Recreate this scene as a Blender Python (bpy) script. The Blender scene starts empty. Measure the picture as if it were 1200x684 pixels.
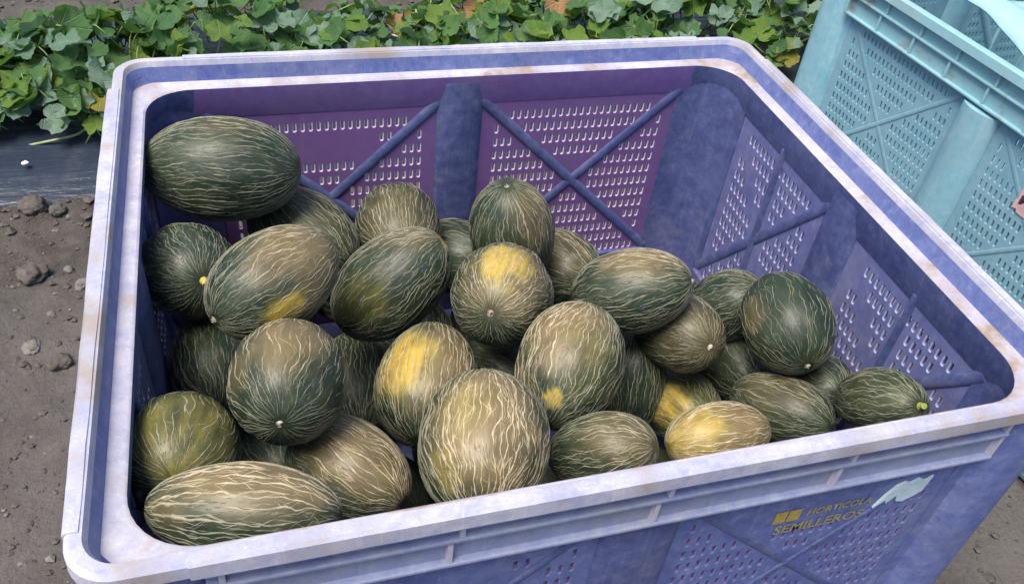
import bpy, bmesh, math, random
from mathutils import Vector, Matrix, Quaternion, noise

# ------------------------------------------------------------------ camera
scene = bpy.context.scene
R = math.radians
FPX = 1016.3
cam_d = bpy.data.cameras.new('Camera')
cam = bpy.data.objects.new('Camera', cam_d)
scene.collection.objects.link(cam)
cam.location = (-0.3911, -0.9762, 1.4993)
cam.rotation_mode = 'XYZ'
cam.rotation_euler = (0.846495, -0.096972, -0.276828)
cam_d.sensor_width = 36.0
cam_d.lens = FPX / 1200 * 36
cam_d.clip_start = 0.02
cam_d.clip_end = 2000
scene.camera = cam
scene.render.resolution_x = 1024
scene.render.resolution_y = 583

# ------------------------------------------------------------------ sky and sun (open shade / hazy evening light)
SUN_EL, SUN_AZ = 66.0, -122.0         # azimuth: clockwise from +Y ; light comes from high on the left
world = bpy.data.worlds.new('World')
scene.world = world
world.use_nodes = True
wn = world.node_tree.nodes
wl = world.node_tree.links
bg = wn['Background']
sky = wn.new('ShaderNodeTexSky')
sky.sky_type = 'NISHITA'
sky.sun_disc = False
sky.sun_elevation = R(SUN_EL)
sky.sun_rotation = R(SUN_AZ)
sky.altitude = 50
sky.air_density = 1.0
sky.dust_density = 3.0
sky.ozone_density = 1.2
wl.new(sky.outputs[0], bg.inputs[0])
bg.inputs[1].default_value = 0.09
sun_d = bpy.data.lights.new('sun', 'SUN')
sun_d.energy = 2.6
sun_d.angle = R(30)
sun_d.color = (1.0, 0.91, 0.79)
sun = bpy.data.objects.new('sun', sun_d)
scene.collection.objects.link(sun)
sd = Vector((math.sin(R(SUN_AZ)) * math.cos(R(SUN_EL)), math.cos(R(SUN_AZ)) * math.cos(R(SUN_EL)), math.sin(R(SUN_EL))))
sun.rotation_mode = 'QUATERNION'
sun.rotation_quaternion = sd.to_track_quat('Z', 'Y')
sun.location = sd * 8
scene.view_settings.view_transform = 'Standard'
scene.view_settings.look = 'None'
scene.view_settings.gamma = 1.0
scene.view_settings.use_curve_mapping = False
scene.view_settings.exposure = 0.70
scene.cycles.max_bounces = 4
scene.cycles.diffuse_bounces = 2
scene.cycles.glossy_bounces = 2
scene.cycles.transmission_bounces = 3
scene.cycles.transparent_max_bounces = 4
scene.cycles.caustics_reflective = False
scene.cycles.caustics_refractive = False

rnd = random.Random(7)
COL = scene.collection

# ------------------------------------------------------------------ helpers
class MB:
    """collects vertices and faces and links them as one mesh object"""
    def __init__(s):
        s.v = []; s.f = []; s.m = []
    def vert(s, p):
        s.v.append(tuple(p)); return len(s.v) - 1
    def face(s, idx, m=0):
        s.f.append(tuple(idx)); s.m.append(m)
    def quad(s, a, b, c, d, m=0):
        i = len(s.v); s.v += [tuple(a), tuple(b), tuple(c), tuple(d)]
        s.face((i, i + 1, i + 2, i + 3), m)
    def box(s, lo, hi, m=0, M=None):
        i = len(s.v)
        for z in (lo[2], hi[2]):
            for (x, y) in ((lo[0], lo[1]), (hi[0], lo[1]), (hi[0], hi[1]), (lo[0], hi[1])):
                p = Vector((x, y, z)); s.v.append(tuple(M @ p if M else p))
        for q in ((3, 2, 1, 0), (4, 5, 6, 7), (0, 1, 5, 4), (1, 2, 6, 5), (2, 3, 7, 6), (3, 0, 4, 7)):
            s.face([i + k for k in q], m)
    def prism(s, poly, z0, z1, m=0, M=None):
        n = len(poly); i = len(s.v)
        for z in (z0, z1):
            for (x, y) in poly:
                p = Vector((x, y, z)); s.v.append(tuple(M @ p if M else p))
        for k in range(n):
            s.face((i + k, i + (k + 1) % n, i + n + (k + 1) % n, i + n + k), m)
        s.face([i + k for k in reversed(range(n))], m)
        s.face([i + n + k for k in range(n)], m)
    def tube(s, pts, rads, n=6, m=0, cap=True):
        pts = [Vector(p) for p in pts]; base = len(s.v); L = len(pts)
        up = Vector((0.3, 0.2, 1)).normalized()
        for k, p in enumerate(pts):
            d = (pts[min(k + 1, L - 1)] - pts[max(k - 1, 0)]).normalized()
            a = d.cross(up)
            if a.length < 1e-4: a = d.cross(Vector((1, 0, 0)))
            a.normalize(); b = d.cross(a)
            r = rads[k] if hasattr(rads, '__len__') else rads
            for j in range(n):
                t = 2 * math.pi * j / n
                s.v.append(tuple(p + (a * math.cos(t) + b * math.sin(t)) * r))
        for k in range(L - 1):
            for j in range(n):
                s.face((base + k * n + j, base + k * n + (j + 1) % n, base + (k + 1) * n + (j + 1) % n, base + (k + 1) * n + j), m)
        if cap:
            s.face([base + j for j in reversed(range(n))], m)
            s.face([base + (L - 1) * n + j for j in range(n)], m)
    def mesh(s, name, mats, smooth=None):
        me = bpy.data.meshes.new(name)
        me.from_pydata(s.v, [], s.f); 
        for mt in mats: me.materials.append(mt)
        me.polygons.foreach_set('material_index', s.m)
        if smooth is not None:
            me.polygons.foreach_set('use_smooth', [True] * len(s.f))
            me.update()
            if smooth < 179: me.set_sharp_from_angle(angle=R(smooth))
        me.update()
        return me
    def build(s, name, mats, parent=None, smooth=None, bevel=0, fix=False):
        if not isinstance(mats, (list, tuple)): mats = [mats]
        me = s.mesh(name, mats, smooth)
        if fix:
            bm = bmesh.new(); bm.from_mesh(me)
            bmesh.ops.remove_doubles(bm, verts=bm.verts, dist=1e-5)
            bmesh.ops.recalc_face_normals(bm, faces=bm.faces)
            bm.to_mesh(me); bm.free()
        o = link(name, me, parent)
        if bevel:
            b = o.modifiers.new('bevel', 'BEVEL'); b.width = bevel; b.segments = 2
            b.limit_method = 'ANGLE'; b.angle_limit = R(35)
        return o

def link(name, me, parent=None):
    o = bpy.data.objects.new(name, me); COL.objects.link(o)
    if parent: o.parent = parent
    return o

def tag(o, label=None, cat=None, group=None, kind=None):
    if label: o['label'] = label
    if cat: o['category'] = cat
    if group: o['group'] = group
    if kind: o['kind'] = kind
    return o

def empty(name, loc, rz=0):
    o = bpy.data.objects.new(name, None); COL.objects.link(o)
    o.location = loc; o.rotation_euler = (0, 0, rz); o.empty_display_size = .1
    return o

def fbm(p, sc, octv=3):
    a = 1; t = 0; q = Vector(p) * sc
    for k in range(octv):
        t += a * noise.noise(q); q = q * 2.1 + Vector((3.1, 7.7, 1.3)); a *= .5
    return t

# node helper
class NT:
    def __init__(s, name):
        s.mat = bpy.data.materials.new(name); s.mat.use_nodes = True
        s.n = s.mat.node_tree.nodes; s.l = s.mat.node_tree.links
        s.b = s.n['Principled BSDF']; s.out = s.n['Material Output']
    def set(s, sock, v):
        if isinstance(v, bpy.types.NodeSocket): s.l.new(v, sock)
        elif isinstance(v, (tuple, list)):
            sock.default_value = tuple(v) + ((1,) if len(v) == 3 and sock.type == 'RGBA' else ())
        else: sock.default_value = v
    def node(s, t, **kw):
        n = s.n.new(t)
        for k, v in kw.items(): setattr(n, k, v)
        return n
    def coord(s, which='Object'):
        return s.node('ShaderNodeTexCoord').outputs[which]
    def mapping(s, vec, scale=(1, 1, 1), rot=(0, 0, 0), loc=(0, 0, 0)):
        n = s.node('ShaderNodeMapping'); s.set(n.inputs[0], vec)
        n.inputs['Scale'].default_value = scale; n.inputs['Rotation'].default_value = rot
        s.set(n.inputs['Location'], loc)
        return n.outputs[0]
    def noise(s, vec, scale, detail=4, rough=.55, dist=0):
        n = s.node('ShaderNodeTexNoise'); s.set(n.inputs['Vector'], vec)
        n.inputs['Scale'].default_value = scale; n.inputs['Detail'].default_value = detail
        n.inputs['Roughness'].default_value = rough; n.inputs['Distortion'].default_value = dist
        return n
    def ramp(s, f, stops):
        n = s.node('ShaderNodeValToRGB'); s.set(n.inputs[0], f)
        e = n.color_ramp.elements
        while len(e) < len(stops): e.new(.5)
        for k, (p, c) in enumerate(stops):
            e[k].position = p
            e[k].color = (c, c, c, 1) if not hasattr(c, '__len__') else tuple(c) + (1,)
        return n.outputs[0]
    def mix(s, f, a, b, blend='MIX'):
        n = s.node('ShaderNodeMix', data_type='RGBA', blend_type=blend)
        s.set(n.inputs[0], f); s.set(n.inputs[6], a); s.set(n.inputs[7], b)
        return n.outputs[2]
    def math(s, op, a, b=0, c=0, clamp=False):
        n = s.node('ShaderNodeMath', operation=op, use_clamp=clamp)
        s.set(n.inputs[0], a); s.set(n.inputs[1], b)
        if len(n.inputs) > 2: s.set(n.inputs[2], c)
        return n.outputs[0]
    def vmath(s, op, a, b=(0, 0, 0)):
        n = s.node('ShaderNodeVectorMath', operation=op); s.set(n.inputs[0], a); s.set(n.inputs[1], b)
        return n.outputs[0]
    def vscale(s, a, k):
        n = s.node('ShaderNodeVectorMath', operation='SCALE'); s.set(n.inputs[0], a); s.set(n.inputs['Scale'], k)
        return n.outputs[0]
    def bump(s, h, strength, dist, nrm=None):
        n = s.node('ShaderNodeBump'); s.set(n.inputs['Height'], h)
        n.inputs['Strength'].default_value = strength; n.inputs['Distance'].default_value = dist
        if nrm: s.set(n.inputs['Normal'], nrm)
        return n.outputs[0]
    def attr(s, name, out='Fac', typ='GEOMETRY'):
        n = s.node('ShaderNodeAttribute', attribute_name=name, attribute_type=typ)
        return n.outputs[out]
    def done(s, color=None, rough=None, normal=None, spec=None):
        if color is not None: s.set(s.b.inputs['Base Color'], color)
        if rough is not None: s.set(s.b.inputs['Roughness'], rough)
        if normal is not None: s.set(s.b.inputs['Normal'], normal)
        if spec is not None: s.set(s.b.inputs['Specular IOR Level'], spec)
        return s.mat
    def translucent(s, color, f):
        t = s.node('ShaderNodeBsdfTranslucent'); s.set(t.inputs[0], color)
        m = s.node('ShaderNodeMixShader'); s.set(m.inputs[0], f)
        s.l.new(s.b.outputs[0], m.inputs[1]); s.l.new(t.outputs[0], m.inputs[2])
        s.l.new(m.outputs[0], s.out.inputs[0])

# ------------------------------------------------------------------ materials
def plastic(name, base, fade, dust, fade_amt=.4, dust_amt=.25, rough=.5, trans=None, seed=0.0):
    t = NT(name); co = t.coord()
    co = t.mapping(co, loc=(seed, seed * 1.7, seed * .6))
    n1 = t.noise(co, 9, 5, .72).outputs[0]
    n2 = t.noise(t.mapping(co, scale=(70, 70, 3), rot=(.25, .9, .3)), 1.3, 2, .7).outputs[0]
    n3 = t.noise(co, 44, 5, .8).outputs[0]
    nd = t.noise(co, 5.5, 5, .75).outputs[0]
    f = t.math('MULTIPLY', t.ramp(t.math('ADD', t.math('MULTIPLY', n1, .45), t.math('MULTIPLY', n3, .55)), [(.40, 0), (.60, 1)]), fade_amt)
    f2 = t.math('MULTIPLY', t.ramp(n2, [(.60, 0), (.68, 1)]), fade_amt * .35)
    f3 = t.math('MULTIPLY', t.ramp(n3, [(.58, 0), (.7, 1)]), fade_amt * .4)
    ff = t.math('ADD', t.math('ADD', f, f2), f3, clamp=True)
    c = t.mix(ff, base, fade)
    dd = t.math('MULTIPLY', t.ramp(nd, [(.50, 0), (.63, 1)]), dust_amt)
    c = t.mix(dd, c, dust)
    rr = t.math('ADD', t.math('MULTIPLY', n3, .25), rough - .1)
    b = t.bump(n3, .30, .0016)
    t.done(c, rr, b, .4)
    if trans: t.translucent(trans[0], trans[1])
    return t.mat

DUST = (.40, .33, .27)
M = {}
M['violet_panel'] = plastic('violet_panel', (.36, .20, .51), (.42, .30, .59), DUST, .5, .10, .5, ((.78, .32, .90), .45))
M['violet_band'] = plastic('violet_band', (.22, .125, .39), (.28, .22, .50), DUST, .5, .10, .5, None, 9.4)
M['violet_post'] = plastic('violet_post', (.066, .086, .245), (.165, .205, .43), DUST, .65, .12, .5, None, 2.1)
M['violet_face'] = plastic('violet_face', (.095, .130, .36), (.24, .30, .57), DUST, .6, .10, .5, None, 1.4)
M['violet_panel_blue'] = plastic('violet_panel_blue', (.165, .180, .44), (.30, .35, .62), DUST, .55, .10, .5, ((.45, .30, .85), .15), 6.2)
M['violet_rim'] = plastic('violet_rim', (.38, .40, .58), (.64, .64, .72), (.36, .31, .28), .8, .85, .6, None, 3.2)
M['violet_ledge'] = plastic('violet_ledge', (.42, .42, .59), (.66, .65, .71), (.36, .28, .23), .85, 1.0, .65, None, 4.4)
M['violet_edge'] = plastic('violet_edge', (.66, .58, .72), (.84, .80, .86), DUST, .6, .05, .5, None, 5.1)  # pale slot rims: worn plastic, plus light through the slots put into the colour
M['violet_edge_dull'] = plastic('violet_edge_dull', (.36, .36, .60), (.55, .56, .76), DUST, .6, .05, .5, None, 5.6)
M['aqua_panel'] = plastic('aqua_panel', (.25, .51, .65), (.45, .70, .81), DUST, .5, .05, .45, ((.15, .65, .85), .15))
M['aqua_post'] = plastic('aqua_post', (.23, .51, .64), (.46, .71, .80), DUST, .5, .10, .42, None, 2.6)
M['aqua_rim'] = plastic('aqua_rim', (.27, .53, .62), (.46, .69, .75), (.36, .27, .22), .4, .22, .45, None, 1.6)
M['aqua_edge'] = plastic('aqua_edge', (.13, .37, .47), (.22, .47, .57), DUST, .4, .0, .45, None, 1.9)  # darker than the panel: the shade of the slots put into their rims' colour
M['aqua_pocket'] = plastic('aqua_pocket', (.26, .52, .60), (.40, .62, .68), (.22, .13, .10), .4, .75, .6, None, 7.7)
M['violet_pocket'] = plastic('violet_pocket', (.22, .26, .46), (.40, .45, .60), (.36, .36, .38), .6, .5, .6, None, 8.3)

def simple(name, c1, c2, scale=30, rough=.6, bumpd=.001, spec=.4):
    t = NT(name); co = t.coord(); n = t.noise(co, scale, 5, .6).outputs[0]
    return t.done(t.mix(t.ramp(n, [(.35, 0), (.68, 1)]), c1, c2), rough, t.bump(n, .4, bumpd), spec)

M['stem_wood'] = simple('stem_wood', (.30, .24, .15), (.55, .47, .34), 120, .8)
M['stem_green'] = simple('stem_green', (.20, .26, .05), (.40, .42, .10), 90, .6)
M['stem_yellow'] = simple('stem_yellow', (.50, .38, .08), (.62, .52, .16), 90, .6)
M['vine'] = simple('vine', (.20, .30, .09), (.38, .46, .20), 40, .5)
M['vine_pale'] = simple('vine_pale', (.32, .40, .18), (.50, .53, .32), 40, .5)
M['flower'] = simple('flower', (.75, .42, .03), (.85, .6, .06), 60, .5)
M['clod'] = simple('clod', (.085, .075, .069), (.165, .150, .141), 40, .95, .003, .1)
M['pebble'] = simple('pebble', (.15, .14, .13), (.25, .235, .22), 60, .85, .001, .2)
M['white_fleck'] = simple('white_fleck', (.7, .72, .75), (.85, .87, .9), 90, .6)
M['yellow_print'] = simple('yellow_print', (.40, .30, .08), (.55, .42, .12), 160, .6)
M['faded_print'] = simple('faded_print', (.27, .25, .20), (.46, .40, .16), 120, .6)
M['label_paper'] = simple('label_paper', (.50, .68, .78), (.70, .84, .90), 60, .6)
M['pink_paper'] = simple('pink_paper', (.70, .42, .42), (.82, .62, .60), 60, .6)
M['dark_ink'] = simple('dark_ink', (.08, .03, .07), (.14, .05, .10), 60, .6)
M['blue_sheet'] = simple('blue_sheet', (.34, .60, .69), (.44, .69, .77), 9, .35, .002)

def soil_mat():
    t = NT('soil'); co = t.coord()
    big = t.noise(co, 1.3, 5, .6).outputs[0]; mid = t.noise(co, 14, 4, .7).outputs[0]; fine = t.noise(co, 80, 4, .75).outputs[0]
    c = t.mix(t.ramp(big, [(.38, 0), (.64, 1)]), (.070, .063, .059), (.140, .131, .127))
    c = t.mix(t.ramp(mid, [(.40, 0), (.72, .55)]), c, (.18, .168, .161))
    c = t.mix(t.math('MULTIPLY', t.ramp(fine, [(.45, 0), (.7, 1)]), .4), c, (.085, .072, .066))
    h = t.math('ADD', t.math('MULTIPLY', mid, .7), t.math('MULTIPLY', fine, .5))
    return t.done(c, .95, t.bump(h, .9, .016), .12)
M['soil'] = soil_mat()

def film_mat():
    t = NT('mulch_film'); co = t.coord()
    n = t.noise(t.mapping(co, scale=(2, 14, 8)), 3, 5, .6).outputs[0]
    d = t.noise(co, 7, 6, .7).outputs[0]
    c = t.mix(t.ramp(d, [(.56, 0), (.8, .45)]), (.030, .042, .070), (.12, .12, .125))  # blue of the sky's reflection put into the film's base colour
    r = t.math('ADD', t.math('MULTIPLY', t.ramp(d, [(.45, 0), (.8, 1)]), .35), .22)
    return t.done(c, r, t.bump(n, .5, .01), .5)
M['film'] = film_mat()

def leaf_mat(name, c1, c2, c3, trans, rough=.42):
    t = NT(name); co = t.coord('Object')
    oi = t.node('ShaderNodeObjectInfo').outputs['Random']
    sep = t.node('ShaderNodeSeparateXYZ'); t.set(sep.inputs[0], co)
    # palmate veins radiating from the stalk end of the blade
    y = t.math('ADD', sep.outputs[1], .55)
    an = t.math('ARCTAN2', sep.outputs[0], y)
    st = t.math('PINGPONG', t.math('ADD', an, 6.0), .3)
    rad = t.math('SQRT', t.math('ADD', t.math('MULTIPLY', sep.outputs[0], sep.outputs[0]), t.math('MULTIPLY', y, y)))
    v = t.math('MULTIPLY', st, rad)
    ve = t.ramp(v, [(.0, .7), (.035, 0)])
    n = t.noise(co, 3.2, 4, .6).outputs[0]; n2 = t.noise(co, 14, 4, .6).outputs[0]
    c = t.mix(t.ramp(oi, [(0, 0), (1, 1)]), c1, c2)
    c = t.mix(t.math('MULTIPLY', t.ramp(n, [(.45, 0), (.75, 1)]), .55), c, c3)
    c = t.mix(t.math('MULTIPLY', ve, .55), c, tuple(min(1, x * 1.6 + .06) for x in c2))
    h = t.math('SUBTRACT', t.math('MULTIPLY', n2, .5), t.math('MULTIPLY', ve, .6))
    t.done(c, t.math('ADD', t.math('MULTIPLY', n2, .3), rough - .12), t.bump(h, .5, .05), .55)
    t.translucent(trans, .28)
    return t.mat
M['leaf'] = leaf_mat('leaf_green', (.060, .165, .060), (.12, .25, .075), (.16, .30, .12), (.20, .42, .06))
M['leaf_bright'] = leaf_mat('leaf_bright', (.11, .24, .04), (.18, .30, .05), (.26, .36, .07), (.34, .55, .06))
M['leaf_grey'] = leaf_mat('leaf_greygreen', (.14, .27, .18), (.24, .38, .28), (.38, .50, .43), (.16, .30, .12), .36)  # grey-green leaves, with whitish sky highlights painted into their colour
M['leaf_dry'] = leaf_mat('leaf_dry', (.46, .23, .11), (.58, .34, .18), (.64, .44, .26), (.5, .25, .08), .7)
M['leaf_yellow'] = leaf_mat('leaf_yellow', (.30, .26, .05), (.38, .33, .07), (.16, .24, .05), (.45, .42, .05))

def melon_mat():
    t = NT('melon_rind')
    cyl = t.attr('cyl', 'Vector'); co = t.coord()
    tan = t.attr('tan'); yel = t.attr('yel'); net = t.attr('net'); pole = t.attr('pole')
    seed = t.node('ShaderNodeObjectInfo').outputs['Random']
    off = t.vscale(t.node('ShaderNodeCombineXYZ').outputs[0], 1.0)
    comb = t.node('ShaderNodeCombineXYZ')
    t.set(comb.inputs[0], t.math('MULTIPLY', seed, 37.0)); t.set(comb.inputs[1], t.math('MULTIPLY', seed, 91.0)); t.set(comb.inputs[2], t.math('MULTIPLY', seed, 53.0))
    p = t.vmath('ADD', cyl, comb.outputs[0])
    # rind colours
    n1 = t.noise(co, 9, 4, .6).outputs[0]; n2 = t.noise(co, 34, 3, .65).outputs[0]
    strp = t.noise(t.mapping(p, scale=(60, 60, 5)), 1, 2, .6).outputs[0]
    c = t.mix(t.ramp(n1, [(.35, 0), (.65, 1)]), (.015, .030, .021), (.038, .058, .030))
    c = t.mix(t.ramp(strp, [(.50, 0), (.72, .5)]), c, (.070, .088, .054))
    c = t.mix(t.math('MULTIPLY', t.ramp(n2, [(.56, 0), (.70, 1)]), .6), c, (.026, .048, .050))
    tn = t.math('MULTIPLY', t.math('MULTIPLY', tan, .62), t.ramp(t.math('ADD', t.math('MULTIPLY', n1, .6), t.math('MULTIPLY', strp, .4)), [(.28, .45), (.60, 1)]), clamp=True)
    c = t.mix(tn, c, t.mix(n2, (.27, .185, .080), (.50, .36, .19)))  # tan is blush, partly brightness of lit tops put into the rind colour
    yn = t.math('MULTIPLY', yel, t.ramp(t.math('ADD', t.math('MULTIPLY', n2, .40), t.math('MULTIPLY', strp, .60)), [(.36, .25), (.58, 1)]), clamp=True)
    c = t.mix(yn, c, t.mix(yel, (.26, .27, .045), t.mix(n1, (.46, .34, .035), (.68, .47, .10))))
    # faint secondary cracks in the skin between the raised cork lines
    fs = t.noise(t.mapping(p, scale=(260, 260, 38)), 1, 2, .7).outputs[0]
    lf = t.math('MULTIPLY', t.math('MULTIPLY', t.ramp(fs, [(.56, 0), (.66, 1)]), net), pole, clamp=True)
    c = t.mix(t.math('MULTIPLY', lf, .5), c, t.mix(tan, (.20, .21, .15), (.50, .40, .25)))
    h = t.math('ADD', t.math('MULTIPLY', lf, .5), t.math('ADD', t.math('MULTIPLY', strp, .9), t.math('MULTIPLY', n2, .3)))
    rg = t.math('ADD', t.math('MULTIPLY', n2, .22), .29)
    return t.done(c, rg, t.bump(h, .6, .0020), .45)
def net_mat():
    t = NT('melon_cork'); co = t.coord(); tan = t.attr('tan')
    n = t.noise(co, 70, 3, .7).outputs[0]
    c = t.mix(tan, (.27, .285, .215), (.68, .58, .41))
    c = t.mix(t.ramp(n, [(.35, .55), (.65, 0)]), c, (.14, .125, .08))
    return t.done(c, .62, None, .3)
M['net'] = net_mat()
M['melon'] = melon_mat()

# ------------------------------------------------------------------ ground
def axis_lines(lo, hi, step, outer):
    a = []
    x = lo
    while x < hi + 1e-6: a.append(x); x += step
    return [-o for o in reversed(outer) if -o < lo - .05] + a + [o for o in outer if o > hi + .05]
outer = [2.8, 3.4, 4.5, 6, 9, 15, 30, 80, 250, 900]
gx = axis_lines(-1.9, 2.6, .024, outer); gy = axis_lines(-1.0, 3.1, .024, outer)
def ground_z(x, y):
    near = max(0, 1 - max(0, abs(x) - 2.2) / 3) * max(0, 1 - max(0, abs(y - 1) - 2.2) / 3)
    z = .012 * fbm((x, y, 0), 2.3, 2) + .012 * fbm((x, y, 3), 9, 3) + .009 * abs(fbm((x, y, 9), 26, 2))
    z += .030 * math.exp(-((y - 1.13 - .02 * math.sin(x * 5)) / .055) ** 2) * (1 + .5 * fbm((x, y, 5), 14, 2))   # soil drawn up against the film
    z += .03 * math.exp(-((y - 2.42) / .10) ** 2)
    return z * near - .02
g = MB()
for y in gy:
    for x in gx: g.v.append((x, y, ground_z(x, y)))
nx = len(gx)
for j in range(len(gy) - 1):
    for i in range(nx - 1): g.face((j * nx + i, j * nx + i + 1, (j + 1) * nx + i + 1, (j + 1) * nx + i))
tag(g.build('ground', M['soil'], smooth=180), kind='structure')

# black mulch film stretched over the low plant bed
f = MB()
fx = axis_lines(-2.2, 2.8, .03, [2.9, 4, 6, 9, 14]); ny = 46
for j in range(ny + 1):
    v = j / ny; y = 1.17 + v * 1.22
    for x in fx:
        dome = .055 * (1 - (2 * v - 1) ** 4)
        z = dome - .012 + .006 * fbm((x * .8, y * 9, 1), 1.6, 3) + .004 * math.sin(y * 60 + 2 * fbm((x, y, 2), 1.5, 2)) * max(0, fbm((x, y, 8), 1.2, 2))
        f.v.append((x, y + .02 * fbm((x, 0, v * 2), 2.5, 2), z))
nx = len(fx)
for j in range(ny):
    for i in range(nx - 1): f.face((j * nx + i, j * nx + i + 1, (j + 1) * nx + i + 1, (j + 1) * nx + i))
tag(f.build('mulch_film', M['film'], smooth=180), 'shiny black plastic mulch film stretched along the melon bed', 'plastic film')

# ------------------------------------------------------------------ harvest bin
HL, HD, HT = .60, .50, .76

def rrect(hx, hy, r, nc=9):
    pts = []
    for (sx, sy, a0) in ((1, 1, 0), (-1, 1, 90), (-1, -1, 180), (1, -1, 270)):
        for k in range(nc + 1):
            a = R(a0 + 90 * k / nc)
            pts.append((sx * (hx - r) + r * math.cos(a), sy * (hy - r) + r * math.sin(a)))
    return pts

OCT = [(.5, -.36), (.5, .36), (.28, .5), (-.28, .5), (-.5, .36), (-.5, -.36), (-.28, -.5), (.28, -.5)]
def holed_panel(mb, u0, u1, v0, v1, cols, rows, hole, P, th=.007, hw=.0046, hh=.0172):
    """flat panel with real slots. P(u, v, w) -> point ; w = 0 outer face, -th inner face"""
    cu0, cu1, cv0, cv1 = cols[0] - cols[2] / 2, cols[0] + cols[2] * (cols[1] - .5), rows[0] - rows[2] / 2, rows[0] + rows[2] * (rows[1] - .5)
    ch = .0013; ci = .0018
    def both(a, b, c, d):
        mb.quad(P(*a, 0), P(*b, 0), P(*c, 0), P(*d, 0), 2)
        mb.quad(P(*d, -th), P(*c, -th), P(*b, -th), P(*a, -th), 0)
    for (a0, a1, b0, b1) in ((u0, cu0, v0, v1), (cu1, u1, v0, v1), (cu0, cu1, v0, cv0), (cu0, cu1, cv1, v1)):
        both((a0, b0), (a1, b0), (a1, b1), (a0, b1))
    for j in range(rows[1]):
        for i in range(cols[1]):
            u = cols[0] + i * cols[2]; v = rows[0] + j * rows[2]
            a, b, c, d = u - cols[2] / 2, u + cols[2] / 2, v - rows[2] / 2, v + rows[2] / 2
            if not hole(i, j, u, v):
                both((a, c), (b, c), (b, d), (a, d)); continue
            for side in (0, 1):
                w = 0 if side == 0 else -th; wi = -ch if side == 0 else -th + ci; cc = ch if side == 0 else ci
                s = len(mb.v)
                mb.v += [P(b, c, w), P(b, d, w), P(a, d, w), P(a, c, w)]
                mb.v += [P(u + x * (hw + 2 * cc), v + y * (hh + 2 * cc), w) for x, y in OCT]
                mb.v += [P(u + x * hw, v + y * hh, wi) for x, y in OCT]
                fl = [(s, s + 1, s + 5, s + 4), (s + 1, s + 6, s + 5), (s + 1, s + 2, s + 7, s + 6), (s + 2, s + 8, s + 7),
                      (s + 2, s + 3, s + 9, s + 8), (s + 3, s + 10, s + 9), (s + 3, s, s + 11, s + 10), (s, s + 4, s + 11)]
                for q in fl: mb.face(q if side == 0 else q[::-1], 2 if side == 0 else 0)
                for k in range(8):
                    q = (s + 4 + k, s + 4 + (k + 1) % 8, s + 12 + (k + 1) % 8, s + 12 + k)
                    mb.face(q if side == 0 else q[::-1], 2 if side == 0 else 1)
                if side == 0: o0 = s + 12
            for k in range(8):
                mb.face((o0 + k, o0 + (k + 1) % 8, s + 12 + (k + 1) % 8, s + 12 + k), 0)

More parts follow.
